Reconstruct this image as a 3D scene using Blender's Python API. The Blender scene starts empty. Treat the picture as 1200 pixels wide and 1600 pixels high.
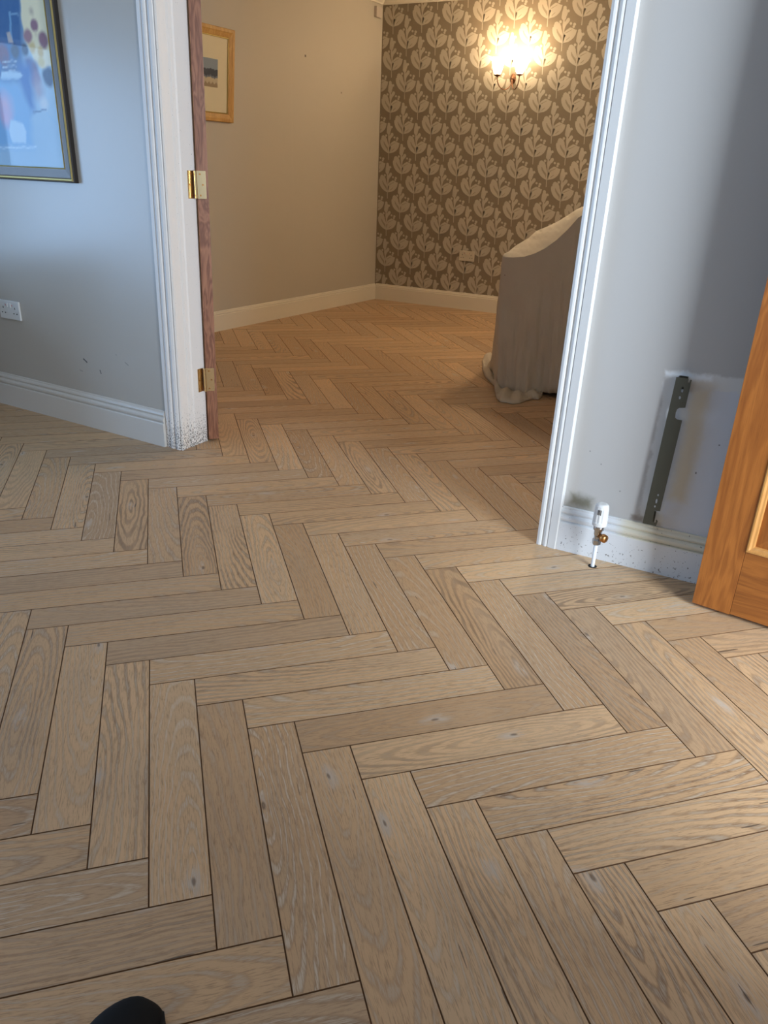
import bpy, bmesh, math, random
from mathutils import Vector, Matrix, Euler
random.seed(7)
S = bpy.context.scene
COL = S.collection
PI = math.pi

# ------------------------------------------------------------------ camera
CAM = Vector((2.186, -2.333, 1.123))
F_PX = 1187.264
RW = ((0.87965, 0.47431, 0.03529), (0.22249, -0.34478, -0.91193), (-0.42038, 0.81003, -0.40882))
cd = bpy.data.cameras.new('camera'); cam = bpy.data.objects.new('camera', cd); COL.objects.link(cam)
rx, ry, rz = (Vector(r).normalized() for r in RW)
m = Matrix.Identity(4)
for i in range(3):
    m[i][0] = rx[i]; m[i][1] = -ry[i]; m[i][2] = -rz[i]; m[i][3] = CAM[i]
cam.matrix_world = m
cd.sensor_fit = 'VERTICAL'; cd.sensor_height = 24.0; cd.lens = F_PX / 1600 * 24.0
cd.clip_start = 0.02; cd.clip_end = 60
S.camera = cam

# ------------------------------------------------------------------ world, lights, exposure
w = bpy.data.worlds.new('sky'); S.world = w; w.use_nodes = True
w.node_tree.nodes['Background'].inputs[0].default_value = (0.86, 0.93, 1.0, 1)
w.node_tree.nodes['Background'].inputs[1].default_value = 0.9
S.view_settings.view_transform = 'Standard'; S.view_settings.look = 'None'
S.view_settings.gamma = 1.0; S.view_settings.use_curve_mapping = False
S.view_settings.exposure = 0.0

def area(name, loc, direction, sx, sy, power, col):
    d = bpy.data.lights.new(name, 'AREA'); d.shape = 'RECTANGLE'; d.size = sx; d.size_y = sy
    d.energy = power; d.color = col
    o = bpy.data.objects.new(name, d); COL.objects.link(o)
    o.location = loc; o.rotation_euler = Vector(direction).to_track_quat('-Z', 'Y').to_euler()
    return o
# daylight entering by the side doorway, by the window on the left and by the window behind the camera
area('daylight_side_doorway', (4.3, -1.66, 1.25), (-1, 0.38, -0.02), 1.2, 1.5, 165, (0.77, 0.88, 1.0))
area('daylight_left_glazing', (-3.12, -2.25, 0.98), (1, 0, 0), 1.7, 1.7, 82, (0.31, 0.58, 1.0))
area('daylight_back_window', (1.0, -4.36, 1.5), (0, 1, 0), 1.6, 1.1, 5, (0.80, 0.90, 1.0))

# ------------------------------------------------------------------ helpers
def ray(px, py):
    x, y = (px - 600) / F_PX, (py - 800) / F_PX
    return Vector([RW[0][i] * x + RW[1][i] * y + RW[2][i] for i in range(3)])
def hit(px, py, p, n):                    # point of a real plane seen at a place of the photograph
    r = ray(px, py); p = Vector(p); n = Vector(n)
    return CAM + r * ((p - CAM).dot(n) / r.dot(n))
def hfloor(px, py, z=0): return hit(px, py, (0, 0, z), (0, 0, 1))

def link(name, me, mat=None, parent=None):
    o = bpy.data.objects.new(name, me); COL.objects.link(o)
    if mat is not None:
        for mm in (mat if isinstance(mat, (list, tuple)) else [mat]): me.materials.append(mm)
    if parent is not None: o.parent = parent
    return o
def obj(name, bm, mat, parent=None, smooth=False):
    me = bpy.data.meshes.new(name)
    bmesh.ops.recalc_face_normals(bm, faces=bm.faces)
    bm.to_mesh(me); bm.free()
    if smooth:
        for p in me.polygons: p.use_smooth = True
    return link(name, me, mat, parent)
def tag(o, label, cat=None, group=None, kind=None):
    if label: o['label'] = label
    if cat: o['category'] = cat
    if group: o['group'] = group
    if kind: o['kind'] = kind
    return o
def empty(name, loc, rz=0.0):
    o = bpy.data.objects.new(name, None); COL.objects.link(o); o.location = loc; o.rotation_euler = (0, 0, rz)
    o.empty_display_size = 0.05
    return o
def box(bm, a, b, M=None, bevel=0.0):
    x0, y0, z0 = a; x1, y1, z1 = b
    t = bmesh.new()
    vs = [t.verts.new(c) for c in ((x0,y0,z0),(x1,y0,z0),(x1,y1,z0),(x0,y1,z0),(x0,y0,z1),(x1,y0,z1),(x1,y1,z1),(x0,y1,z1))]
    for f in ((0,3,2,1),(4,5,6,7),(0,1,5,4),(1,2,6,5),(2,3,7,6),(3,0,4,7)): t.faces.new([vs[i] for i in f])
    if bevel: bmesh.ops.bevel(t, geom=t.edges[:], offset=bevel, segments=2, profile=0.6, affect='EDGES')
    if M is not None: bmesh.ops.transform(t, matrix=M, verts=t.verts)
    me = bpy.data.meshes.new('tmp'); t.to_mesh(me); t.free(); bm.from_mesh(me); bpy.data.meshes.remove(me)
def prism(bm, pts, z0, z1, M=None, shear=(0, 0)):      # closed outline in XY pulled up in Z; shear = drift per metre of height
    n = len(pts)
    lo = [bm.verts.new((x + shear[0]*z0, y + shear[1]*z0, z0)) for x, y in pts]
    hi = [bm.verts.new((x + shear[0]*z1, y + shear[1]*z1, z1)) for x, y in pts]
    fs = [bm.faces.new((lo[i], lo[(i+1) % n], hi[(i+1) % n], hi[i])) for i in range(n)]
    fs.append(bm.faces.new(lo[::-1])); fs.append(bm.faces.new(hi))
    if M is not None: bmesh.ops.transform(bm, matrix=M, verts=lo + hi)
def sweep(bm, prof, a, b, n):             # profile (out from the wall, height) run from a to b; n = outward normal (2D)
    a = Vector(a); b = Vector(b); n = Vector(n).normalized()
    A = [bm.verts.new((a.x + n.x*p, a.y + n.y*p, z)) for p, z in prof]
    B = [bm.verts.new((b.x + n.x*p, b.y + n.y*p, z)) for p, z in prof]
    k = len(prof)
    for i in range(k): bm.faces.new((A[i], A[(i+1) % k], B[(i+1) % k], B[i]))
    bm.faces.new(A[::-1]); bm.faces.new(B)
def lathe(bm, prof, M=None, seg=24, rib=0.0, nrib=0, z_rib=(0, 0)):
    rings = []
    for r, z in prof:
        row = []
        for i in range(seg):
            a = 2*PI*i/seg
            rr = r * (1 - (rib if (nrib and z_rib[0] <= z <= z_rib[1] and (i // 2) % 2) else 0))
            row.append(bm.verts.new((rr*math.cos(a), rr*math.sin(a), z)))
        rings.append(row)
    for j in range(len(rings)-1):
        for i in range(seg):
            bm.faces.new((rings[j][i], rings[j][(i+1) % seg], rings[j+1][(i+1) % seg], rings[j+1][i]))
    bm.faces.new(rings[0][::-1]); bm.faces.new(rings[-1])
    if M is not None: bmesh.ops.transform(bm, matrix=M, verts=[v for r in rings for v in r])
def tube(bm, pts, r, seg=10):
    pts = [Vector(p) for p in pts]; rings = []
    up = Vector((0.13, 0.9, 0.31)).normalized()
    for i, p in enumerate(pts):
        t = (pts[min(i+1, len(pts)-1)] - pts[max(i-1, 0)]).normalized()
        s = t.cross(up).normalized(); q = s.cross(t).normalized()
        rr = r[i] if isinstance(r, (list, tuple)) else r
        rings.append([bm.verts.new(p + (s*math.cos(2*PI*k/seg) + q*math.sin(2*PI*k/seg))*rr) for k in range(seg)])
    for j in range(len(rings)-1):
        for k in range(seg): bm.faces.new((rings[j][k], rings[j][(k+1) % seg], rings[j+1][(k+1) % seg], rings[j+1][k]))
    bm.faces.new(rings[0][::-1]); bm.faces.new(rings[-1])

# ---- node helper
class NT:
    def __init__(s, name):
        s.m = bpy.data.materials.new(name); s.m.use_nodes = True; s.t = s.m.node_tree
        s.b = s.t.nodes['Principled BSDF']
    def n(s, typ, ins=None, **kw):
        nd = s.t.nodes.new('ShaderNode' + typ)
        for k, v in kw.items(): setattr(nd, k, v)
        for k, v in (ins or {}).items(): s.put(nd.inputs[k], v)
        return nd
    def put(s, sock, v):
        if isinstance(v, bpy.types.NodeSocket): s.t.links.new(v, sock)
        else: sock.default_value = v
    def M(s, op, a, b=0.0, c=0.0, clamp=False):
        nd = s.n('Math', operation=op); nd.use_clamp = clamp
        for i, v in enumerate((a, b, c)): s.put(nd.inputs[i], v)
        return nd.outputs[0]
    def mix(s, f, a, b, blend='MIX'):
        nd = s.n('Mix', data_type='RGBA', blend_type=blend)
        s.put(nd.inputs[0], f); s.put(nd.inputs[6], a if not isinstance(a, tuple) else (*a[:3], 1)); s.put(nd.inputs[7], b if not isinstance(b, tuple) else (*b[:3], 1))
        return nd.outputs[2]
    def comb(s, x, y, z):
        nd = s.n('CombineXYZ'); s.put(nd.inputs[0], x); s.put(nd.inputs[1], y); s.put(nd.inputs[2], z); return nd.outputs[0]
    def sep(s, v):
        nd = s.n('SeparateXYZ'); s.put(nd.inputs[0], v); return nd.outputs
    def noise(s, vec, scale, detail=2.0, rough=0.5, dist=0.0):
        return s.n('TexNoise', {'Vector': vec, 'Scale': scale, 'Detail': detail, 'Roughness': rough, 'Distortion': dist}).outputs[0]
    def rng(s, v, a, b, c=0.0, d=1.0):
        return s.n('MapRange', {0: v, 1: a, 2: b, 3: c, 4: d}, interpolation_type='SMOOTHSTEP').outputs[0]
    def bump(s, h, strength, dist=0.001):
        s.put(s.b.inputs['Normal'], s.n('Bump', {'Height': h, 'Strength': strength, 'Distance': dist}).outputs[0])
    def fin(s, col=None, rough=0.5, metal=0.0, **kw):
        if col is not None: s.put(s.b.inputs['Base Color'], col if not isinstance(col, tuple) else (*col[:3], 1))
        s.put(s.b.inputs['Roughness'], rough); s.put(s.b.inputs['Metallic'], metal)
        for k, v in kw.items(): s.put(s.b.inputs[k.replace('_', ' ')], v)
        return s.m
def srgb(r, g, b):
    f = lambda c: (c/255/12.92) if c/255 <= 0.04045 else ((c/255+0.055)/1.055)**2.4
    return (f(r), f(g), f(b))

# ------------------------------------------------------------------ materials
def simple(name, col, rough=0.5, metal=0.0, bump=0.0, bscale=200, var=0.06, **kw):
    t = NT(name); P = t.n('TexCoord').outputs['Object']
    nz = t.noise(P, 14, 3)
    c = t.mix(t.M('MULTIPLY', nz, var * 2), (*col,), tuple(x*0.72 for x in col))
    if bump: t.bump(t.noise(P, bscale, 3), bump)
    return t.fin(c, rough, metal, **kw)

def marked_wall(name, base, marks=(), rough=0.5, bump=0.05):
    """painted plaster; marks = (axis 'X' or 'Y', centre, z, half width, half height, tilt, soft, colour, strength, wobble)"""
    t = NT(name); g = t.n('NewGeometry').outputs['Position']; x, y, z = t.sep(g)
    n1 = t.noise(g, 1.7, 3); n2 = t.noise(g, 60, 3, 0.6)
    c = t.mix(t.M('MULTIPLY', n1, 0.22), base, tuple(v*0.86 for v in base))
    wob = t.M('SUBTRACT', t.noise(g, 30, 3, 0.6), 0.5)
    for ax, cx, cz, hw, hh, tilt, soft, col, k, wb in marks:
        u0 = t.M('SUBTRACT', x if ax == 'X' else y, cx); v0 = t.M('SUBTRACT', z, cz)
        ct, st = math.cos(tilt), math.sin(tilt)
        u = t.M('ADD', t.M('MULTIPLY', u0, ct), t.M('MULTIPLY', v0, st))
        v = t.M('SUBTRACT', t.M('MULTIPLY', v0, ct), t.M('MULTIPLY', u0, st))
        u = t.M('ADD', u, t.M('MULTIPLY', wob, wb)); v = t.M('ADD', v, t.M('MULTIPLY', wob, wb))
        du = t.M('SUBTRACT', t.M('ABSOLUTE', u), hw); dv = t.M('SUBTRACT', t.M('ABSOLUTE', v), hh)
        mk = t.M('MULTIPLY', t.rng(t.M('MAXIMUM', du, dv), -soft, soft, 1, 0), k)
        c = t.mix(mk, c, col)
    t.bump(n2, bump, 0.002)
    return t.fin(c, rough)

GREY = srgb(186, 184, 181)
near_wall_left = marked_wall('grey_paint_left', srgb(190, 183, 173), [
    ('X', -0.565, 0.305, 0.014, 0.003, -0.55, 0.002, srgb(40, 40, 44), 0.9, 0.006),
    ('X', -0.472, 0.268, 0.003, 0.009, 0.3, 0.002, srgb(45, 45, 48), 0.85, 0.006),
    ('X', -0.30, 0.33, 0.012, 0.002, -0.5, 0.002, srgb(105, 104, 102), 0.6, 0.006),
    ('X', -0.36, 0.36, 0.003, 0.002, 0, 0.002, srgb(90, 88, 86), 0.6, 0.004),
    ('X', -0.60, 0.255, 0.011, 0.002, -0.2, 0.002, srgb(110, 108, 106), 0.5, 0.006)], rough=0.30)
RX = 1.653
near_wall_right = marked_wall('grey_paint_right', GREY, [
    # the strip left unpainted where a radiator hung
    ('X', RX+0.345, 0.40, 0.105, 0.235, 0, 0.006, srgb(214, 214, 212), 0.95, 0.03),
    ('X', RX+0.43, 0.36, 0.12, 0.235, 0, 0.006, srgb(204, 208, 216), 0.9, 0.05),
    ('X', RX+0.30, 0.622, 0.060, 0.007, -0.02, 0.007, srgb(232, 236, 240), 0.9, 0.03),
    ('X', RX+0.338, 0.42, 0.026, 0.17, 0, 0.022, srgb(206, 194, 168), 0.75, 0.03),
    ('X', RX+0.055, 0.178, 0.036, 0.020, -0.1, 0.016, srgb(112, 110, 92), 0.85, 0.03),
    ('X', RX+0.235, 0.165, 0.020, 0.008, 0, 0.006, srgb(120, 108, 98), 0.7, 0.02),
    ('X', RX+0.375, 0.345, 0.0018, 0.003, 0, 0.001, srgb(70, 66, 64), 0.8, 0.002),
    ('X', RX+0.42, 0.44, 0.0018, 0.002, 0, 0.001, srgb(60, 56, 54), 0.8, 0.002),
    ('X', RX+0.10, 0.315, 0.0016, 0.0016, 0, 0.001, srgb(90, 90, 92), 0.8, 0.002),
    ('X', RX+0.17, 0.24, 0.0016, 0.0016, 0, 0.001, srgb(90, 90, 92), 0.8, 0.002),
    ('X', RX+0.06, 0.35, 0.0016, 0.0016, 0, 0.001, srgb(90, 90, 92), 0.8, 0.002)], rough=0.45)
FARW = srgb(194, 186, 171)
far_paint = marked_wall('taupe_paint_far', FARW, [
    ('Y', 3.202, 1.895, 0.009, 0.007, 0, 0.003, srgb(70, 60, 50), 0.85, 0.004),
    ('Y', 3.680, 1.693, 0.007, 0.006, 0, 0.003, srgb(90, 70, 55), 0.7, 0.004),
    ('Y', 3.03, 1.25, 0.004, 0.80, 0, 0.004, srgb(198, 190, 174), 0.35, 0.0)], rough=0.6)
plain_wall = marked_wall('grey_paint_plain', GREY, [], rough=0.5)
paper_bg = simple('wallpaper_ground', srgb(138, 125, 105), 0.75, bump=0.06, bscale=500, var=0.08)
paper_mid = simple('wallpaper_vein', srgb(158, 146, 126), 0.72, var=0.05)
paper_fg = simple('wallpaper_motif', srgb(190, 180, 162), 0.7, var=0.05)
ceil_mat = simple('white_ceiling', srgb(232, 228, 220), 0.8)

def white_gloss(name, col, specks=None, rough=0.34, yellow=None):
    t = NT(name); g = t.n('NewGeometry').outputs['Position']; x, y, z = t.sep(g)
    c = t.mix(t.M('MULTIPLY', t.noise(g, 3.0, 3), 0.25), col, tuple(v*0.86 for v in col))
    if yellow:
        yk = t.M('MULTIPLY', t.M('MULTIPLY', t.rng(x, yellow, yellow + 0.05), t.rng(z, 0.096, 0.102)), 0.7)
        c = t.mix(yk, c, srgb(214, 205, 176))
    if specks:
        s, top, thr, dark, amount = specks
        nz = t.noise(t.n('VectorMath', {0: g, 1: (1, 1, 0.75)}, operation='MULTIPLY').outputs[0], s, 2.5, 0.65)
        bias = t.rng(z, 0.0, top, amount, 0.0)
        mk = t.rng(t.M('ADD', nz, bias), thr, thr + 0.04, 0, 1)
        c = t.mix(t.M('MULTIPLY', mk, 0.85), c, dark)
    t.bump(t.noise(g, 35, 2), 0.04, 0.003)
    return t.fin(c, rough)
WHITE = srgb(226, 226, 224)
trim_white = white_gloss('white_gloss_paint', WHITE)
jamb_white = white_gloss('chipped_white_paint', srgb(244, 238, 232), (230, 0.24, 0.70, srgb(66, 58, 50), 0.20), 0.5)
skirt_left = white_gloss('skirting_white', srgb(216, 210, 202))
skirt_right = white_gloss('spotted_skirting_white', srgb(222, 224, 226), (150, 0.13, 0.685, srgb(62, 50, 40), 0.055), 0.34, 1.82)
far_trim = white_gloss('warm_white_trim', srgb(232, 224, 206))

def oak_floor():
    t = NT('limed_oak_plank')
    uv = t.n('UVMap', uv_map='uv').outputs[0]; u, v, _ = t.sep(uv)
    seed = t.M('ADD', t.n('Attribute', attribute_type='OBJECT', attribute_name='seed').outputs['Fac'],
               t.n('Attribute', attribute_type='GEOMETRY', attribute_name='seed').outputs['Fac'])
    def rnd(k): return t.n('TexWhiteNoise', {'W': t.M('ADD', t.M('MULTIPLY', seed, 91.7), k)}, noise_dimensions='1D').outputs['Value']
    r1, r2, r3, r4, r5 = (rnd(k) for k in (1.3, 2.7, 5.1, 7.9, 11.3))
    x0 = t.M('MULTIPLY', t.M('SUBTRACT', r1, 0.5), 0.62); y0 = t.M('MULTIPLY', t.M('SUBTRACT', r2, 0.5), 0.13)
    sd = t.M('MULTIPLY', seed, 53.0)
    wv = t.comb(t.M('MULTIPLY', u, 5.0), t.M('MULTIPLY', v, 14.0), sd)
    n1 = t.M('SUBTRACT', t.noise(wv, 1.0, 2.0, 0.5), 0.5)
    n2 = t.M('SUBTRACT', t.noise(t.comb(t.M('MULTIPLY', u, 16.0), t.M('MULTIPLY', v, 60.0), sd), 1.0, 3.0, 0.6), 0.5)
    dv = t.M('ADD', t.M('SUBTRACT', v, y0), t.M('MULTIPLY', n1, 0.034))
    du = t.M('MULTIPLY', t.M('SUBTRACT', u, x0), 0.13)
    r = t.M('SQRT', t.M('ADD', t.M('MULTIPLY', dv, dv), t.M('MULTIPLY', du, du)))
    r = t.M('ADD', r, t.M('MULTIPLY', n2, 0.0035))
    n3 = t.noise(t.comb(t.M('MULTIPLY', u, 2.5), t.M('MULTIPLY', v, 22.0), t.M('ADD', sd, 77.0)), 1.0, 2.0)
    ph = t.M('MULTIPLY', t.M('POWER', t.M('MAXIMUM', r, 0.0001), 0.8), t.M('MULTIPLY_ADD', r5, 220.0, 250.0))
    ph = t.M('ADD', ph, t.M('MULTIPLY', n3, 5.0))
    ring = t.M('ADD', t.M('MULTIPLY', t.M('SINE', ph), 0.5), 0.5)
    pores = t.noise(t.comb(t.M('MULTIPLY', u, 30.0), t.M('MULTIPLY', t.M('ADD', v, t.M('MULTIPLY', n1, 0.02)), 480.0), sd), 1.0, 3.0, 0.7)
    fine = t.rng(pores, 0.50, 0.66)
    amt = t.M('MULTIPLY', t.M('MULTIPLY_ADD', r4, 0.55, 0.22), t.rng(n3, 0.3, 0.65, 0.45, 1.25))
    band = t.M('MULTIPLY', t.rng(ring, 0.35, 1.0), amt)
    lime = t.M('MULTIPLY', t.M('MULTIPLY', t.rng(ring, 0.62, 1.0), t.rng(pores, 0.36, 0.6)), t.M('MULTIPLY_ADD', rnd(17.7), 0.62, 0.14))
    cloud = t.noise(t.comb(t.M('MULTIPLY', u, 4.0), t.M('MULTIPLY', v, 12.0), t.M('ADD', sd, 9.0)), 1.0, 2.0)
    base = t.mix(r3, srgb(219, 181, 138), srgb(191, 153, 113))
    base = t.mix(t.rng(rnd(23.1), 0.72, 1.0, 0.0, 0.35), base, srgb(158, 136, 114))
    base = t.mix(t.M('MULTIPLY', t.rng(cloud, 0.35, 0.75), 0.35), base, srgb(182, 157, 128))
    base = t.mix(t.M('MULTIPLY', band, 0.9), base, srgb(116, 82, 53))
    base = t.mix(t.M('MULTIPLY', fine, 0.42), base, srgb(104, 76, 50))
    base = t.mix(lime, base, srgb(222, 205, 180))
    # knot at the heart of the rings, and a greyish limed halo
    dk = t.M('MULTIPLY', t.M('SUBTRACT', u, x0), 0.42); rk = t.M('ADD', t.M('SQRT', t.M('ADD', t.M('MULTIPLY', dv, dv), t.M('MULTIPLY', dk, dk))), t.M('MULTIPLY', n2, 0.006))
    kn = t.M('MULTIPLY', t.rng(rk, 0.002, 0.0055, 1, 0), t.M('GREATER_THAN', r5, 0.55))
    halo = t.M('MULTIPLY', t.rng(rk, 0.004, 0.022, 1, 0), t.M('MULTIPLY', t.rng(n2, -0.12, 0.10), 0.8))
    base = t.mix(halo, base, srgb(196, 182, 166)); base = t.mix(t.M('MULTIPLY', kn, 0.7), base, srgb(92, 72, 56))
    # a few thin dark checks
    chk = t.noise(t.comb(t.M('MULTIPLY', u, 9.0), t.M('MULTIPLY', v, 130.0), t.M('ADD', sd, 31.0)), 1.0, 0.0)
    base = t.mix(t.M('MULTIPLY', t.rng(chk, 0.835, 0.85), 0.7), base, srgb(50, 42, 38))
    h = t.M('SUBTRACT', t.M('MULTIPLY', ring, 0.25), t.M('MULTIPLY', fine, 0.6))
    t.bump(h, 0.22, 0.0008)
    ro = t.M('MULTIPLY_ADD', pores, 0.16, 0.40)
    return t.fin(base, ro, 0.0, Specular_IOR_Level=0.45)
oak = oak_floor()
joint = simple('dark_joint', srgb(104, 70, 36), 0.8)
def wood(name, a, b, scale=1.0, rough=0.35, axis=2, ring=0.5, coat=0.0):
    t = NT(name); P = t.n('TexCoord').outputs['Object']; c = list(t.sep(P))
    L = c.pop(axis); p, q = c
    wv = t.comb(t.M('MULTIPLY', p, 9*scale), t.M('MULTIPLY', q, 9*scale), t.M('MULTIPLY', L, 1.6*scale))
    n1 = t.noise(wv, 1.0, 3.0, 0.55, 0.6)
    rg = t.M('ADD', t.M('MULTIPLY', t.M('SINE', t.M('MULTIPLY', n1, 60.0)), 0.5), 0.5)
    fb = t.noise(t.comb(t.M('MULTIPLY', p, 420*scale), t.M('MULTIPLY', q, 420*scale), t.M('MULTIPLY', L, 14*scale)), 1.0, 2.0, 0.6)
    col = t.mix(t.M('MULTIPLY', rg, ring), a, b)
    col = t.mix(t.M('MULTIPLY', t.rng(n1, 0.35, 0.7), 0.4), col, b)
    col = t.mix(t.M('MULTIPLY', t.rng(fb, 0.45, 0.7), 0.3), col, tuple(x*0.6 for x in b))
    t.bump(fb, 0.08, 0.0006)
    return t.fin(col, rough, 0.0, Coat_Weight=coat, Coat_Roughness=0.2)
oak_edge = wood('reddish_oak_edge', srgb(172, 118, 88), srgb(112, 66, 46), 2.2, 0.4, 2, 0.75)
oak_door = wood('orange_oak_door', srgb(174, 106, 46), srgb(126, 68, 26), 1.0, 0.38, 2, 0.5, 0.15)
oak_door_h = wood('orange_oak_door_rail', srgb(168, 102, 44), srgb(120, 66, 26), 1.0, 0.38, 0, 0.5, 0.15)
oak_mould = wood('pale_oak_moulding', srgb(206, 152, 86), srgb(176, 118, 58), 1.2, 0.35, 2, 0.3, 0.2)
pine_frame = wood('pale_oak_frame', srgb(214, 168, 96), srgb(176, 126, 60), 1.6, 0.45, 2, 0.4)
brass = simple('polished_brass', srgb(232, 206, 160), 0.25, 1.0)
copper = simple('old_brass', srgb(196, 140, 84), 0.3, 1.0)
chrome = simple('dull_chrome', srgb(190, 190, 192), 0.25, 1.0)
steel = simple('grey_green_steel', srgb(86, 86, 76), 0.5, 0.55, var=0.25)
dark = simple('dark_hole', (0.008, 0.007, 0.006), 0.9)
plastic = simple('white_plastic', srgb(222, 222, 220), 0.3, var=0.03)
plastic_far = simple('cream_plastic', srgb(206, 196, 176), 0.4, var=0.03)
pipe_white = simple('painted_pipe', srgb(228, 230, 232), 0.35, var=0.03)
black_leather = simple('black_leather', (0.005, 0.006, 0.007), 0.7, bump=0.3, bscale=90, Specular_IOR_Level=0.2)
black_rubber = simple('black_rubber', (0.008, 0.008, 0.009), 0.7)
def cloth_mat():
    t = NT('cream_dust_sheet'); P = t.n('TexCoord').outputs['Object']
    c = t.mix(t.M('MULTIPLY', t.noise(P, 5, 4, 0.6), 0.5), srgb(214, 202, 180), srgb(180, 166, 144))
    sp = t.rng(t.noise(P, 34, 1.0), 0.80, 0.84)
    c = t.mix(t.M('MULTIPLY', sp, 0.7), c, srgb(120, 84, 70))
    t.bump(t.noise(P, 900, 2), 0.12, 0.0006)
    return t.fin(c, 0.9, 0.0, Sheen_Weight=0.1)
sheet_mat = cloth_mat()

# ------------------------------------------------------------------ setting: floor of herringbone planks
W = 0.103; LR = 5.9333; L = W*LR
ANG = math.radians(43.9); E1 = Vector((math.cos(ANG), math.sin(ANG))); E2 = Vector((-math.sin(ANG), math.cos(ANG)))
ORG = Vector((0.601, -1.277))
FX0, FX1, FY0, FY1 = -3.0, 2.98, -4.25, 4.37
bm = bmesh.new(); box(bm, (FX0, FY0, -0.06), (FX1, FY1, -0.008))
floor = obj('floor', bm, joint); tag(floor, 'herringbone floor of pale limed oak planks running through both rooms', 'floor', kind='structure')
def plank_geo(l=L, wd=W, gap=0.0003, bev=0.0011, th=0.0085):
    hx, hy = l/2 - gap, wd/2 - gap; ix, iy = hx - bev, hy - bev
    V = [(-ix,-iy,0),(ix,-iy,0),(ix,iy,0),(-ix,iy,0), (-hx,-hy,-bev),(hx,-hy,-bev),(hx,hy,-bev),(-hx,hy,-bev),
         (-hx,-hy,-th),(hx,-hy,-th),(hx,hy,-th),(-hx,hy,-th)]
    Fc = [(0,1,2,3)] + [(4+i, 4+(i+1) % 4, (i+1) % 4, i) for i in range(4)] + [(8+i, 8+(i+1) % 4, 4+(i+1) % 4, 4+i) for i in range(4)]
    return V, Fc
PV, PF = plank_geo()
pm = bpy.data.meshes.new('plank'); pm.from_pydata(PV, [], PF)
ul = pm.uv_layers.new(name='uv')
for p in pm.polygons:
    p.material_index = 0 if p.index == 0 else 1
    for li in p.loop_indices:
        c = pm.vertices[pm.loops[li].vertex_index].co; ul.data[li].uv = (c.x, c.y)
pm.materials.append(oak); pm.materials.append(joint)
def project(p):
    d = Vector(p) - CAM; q = [sum(RW[k][i]*d[i] for i in range(3)) for k in range(3)]
    if q[2] < 0.05: return None
    return 600 + F_PX*q[0]/q[2], 800 + F_PX*q[1]/q[2], q[2]
planks = []
for mm in range(-9, 12):
    for k in range(-60, 70):
        for kind in (0, 1):
            ox, oy = mm*(LR-1), mm*(LR+1)
            if kind == 0: cx, cy, rot = k + LR/2 + ox, -k + 0.5 + oy, ANG
            else: cx, cy, rot = k + 0.5 + ox, -k - LR/2 + oy, ANG + PI/2
            c = ORG + E1*(cx*W) + E2*(cy*W)
            if not (FX0 < c.x < FX1 and FY0 < c.y < FY1): continue
            # seen size in the photograph, none where a wall hides it
            q = project((c.x, c.y, 0)); vis = 0.0
            if q and -90 < q[0] < 1290 and -60 < q[1] < 1720:
                vis = 1.0/(q[2]**2)
                if c.y > 0.15:
                    if c.x < -1.50 + 0.061*(c.y-2.06) or c.x > 2.6: vis = 0
                    tt = (0.05 - CAM.y)/(c.y - CAM.y); xx = CAM.x + (c.x-CAM.x)*tt
                    if xx < -0.25 or xx > 1.80: vis = 0
            planks.append((vis, c, rot, (mm*37 + k*11 + kind*5)))
planks.sort(key=lambda a: -a[0])
# counts: print('planks visible', sum(1 for a in planks if a[0] > 0), 'all', len(planks))
SV, SF, SU, SM, SS = [], [], [], [], []
for i, (vis, c, rot, key) in enumerate(planks):
    rr = random.Random(key); seed = round(rr.random(), 4); flip = rr.random() < 0.5
    rz = rot + (PI if flip else 0)
    dz = rr.uniform(-0.0002, 0.0)
    if i < 300 and vis > 0:
        o = bpy.data.objects.new('plank', pm); COL.objects.link(o); o.parent = floor
        o.location = (c.x, c.y, dz); o.rotation_euler = (0, 0, rz); o['seed'] = seed
    else:
        cs, sn = math.cos(rz), math.sin(rz); b0 = len(SV)
        for x, y, z in PV: SV.append((c.x + x*cs - y*sn, c.y + x*sn + y*cs, z + dz))
        for j, f in enumerate(PF):
            SF.append([b0 + a for a in f]); SU.append([(PV[a][0], PV[a][1]) for a in f]); SM.append(0 if j == 0 else 1); SS.append(seed)
sm = bpy.data.meshes.new('plank_field'); sm.from_pydata(SV, [], SF); ul = sm.uv_layers.new(name='uv')
at = sm.attributes.new('seed', 'FLOAT', 'FACE')
for p in sm.polygons:
    p.material_index = SM[p.index]; at.data[p.index].value = SS[p.index]
    for li, uvv in zip(p.loop_indices, SU[p.index]): ul.data[li].uv = uvv
o = link('plank_field', sm, [oak, joint], floor); o['kind'] = 'stuff'

# ------------------------------------------------------------------ setting: walls and ceiling
H = 2.49
def wallbox(name, boxes, mat, label, M=None):
    bm = bmesh.new()
    for a, b in boxes: box(bm, a, b, M)
    return tag(obj(name, bm, mat), label, 'wall', kind='structure')
LW_ANG = math.radians(-2.25)
ML = Matrix.Translation((-0.078, -0.003, 0)) @ Matrix.Rotation(LW_ANG, 4, 'Z')
wallbox('wall_left', [((-2.98, 0, 0), (0.033, 0.10, H))], near_wall_left, 'grey painted wall left of the wide doorway', ML)
YR = -0.044
wallbox('wall_right', [((1.66, YR, 0), (2.9, YR + 0.12, H)), ((1.6215, YR + 0.0002, 0), (1.6605, YR + 0.12, H))], near_wall_right, 'grey painted wall right of the doorway with a bare radiator patch')
wallbox('wall_lintel', [((-0.2, 0.0, 2.12), (1.7, 0.10, H))], plain_wall, 'grey wall above the doorway')
wallbox('wall_side_right', [((2.9, YR, 0), (3.0, -0.36, H)), ((2.9, -1.32, 0), (3.0, -4.4, H)), ((2.9, -1.32, 2.03), (3.0, -0.36, H))], plain_wall, 'grey side wall with the oak door opening')
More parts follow.
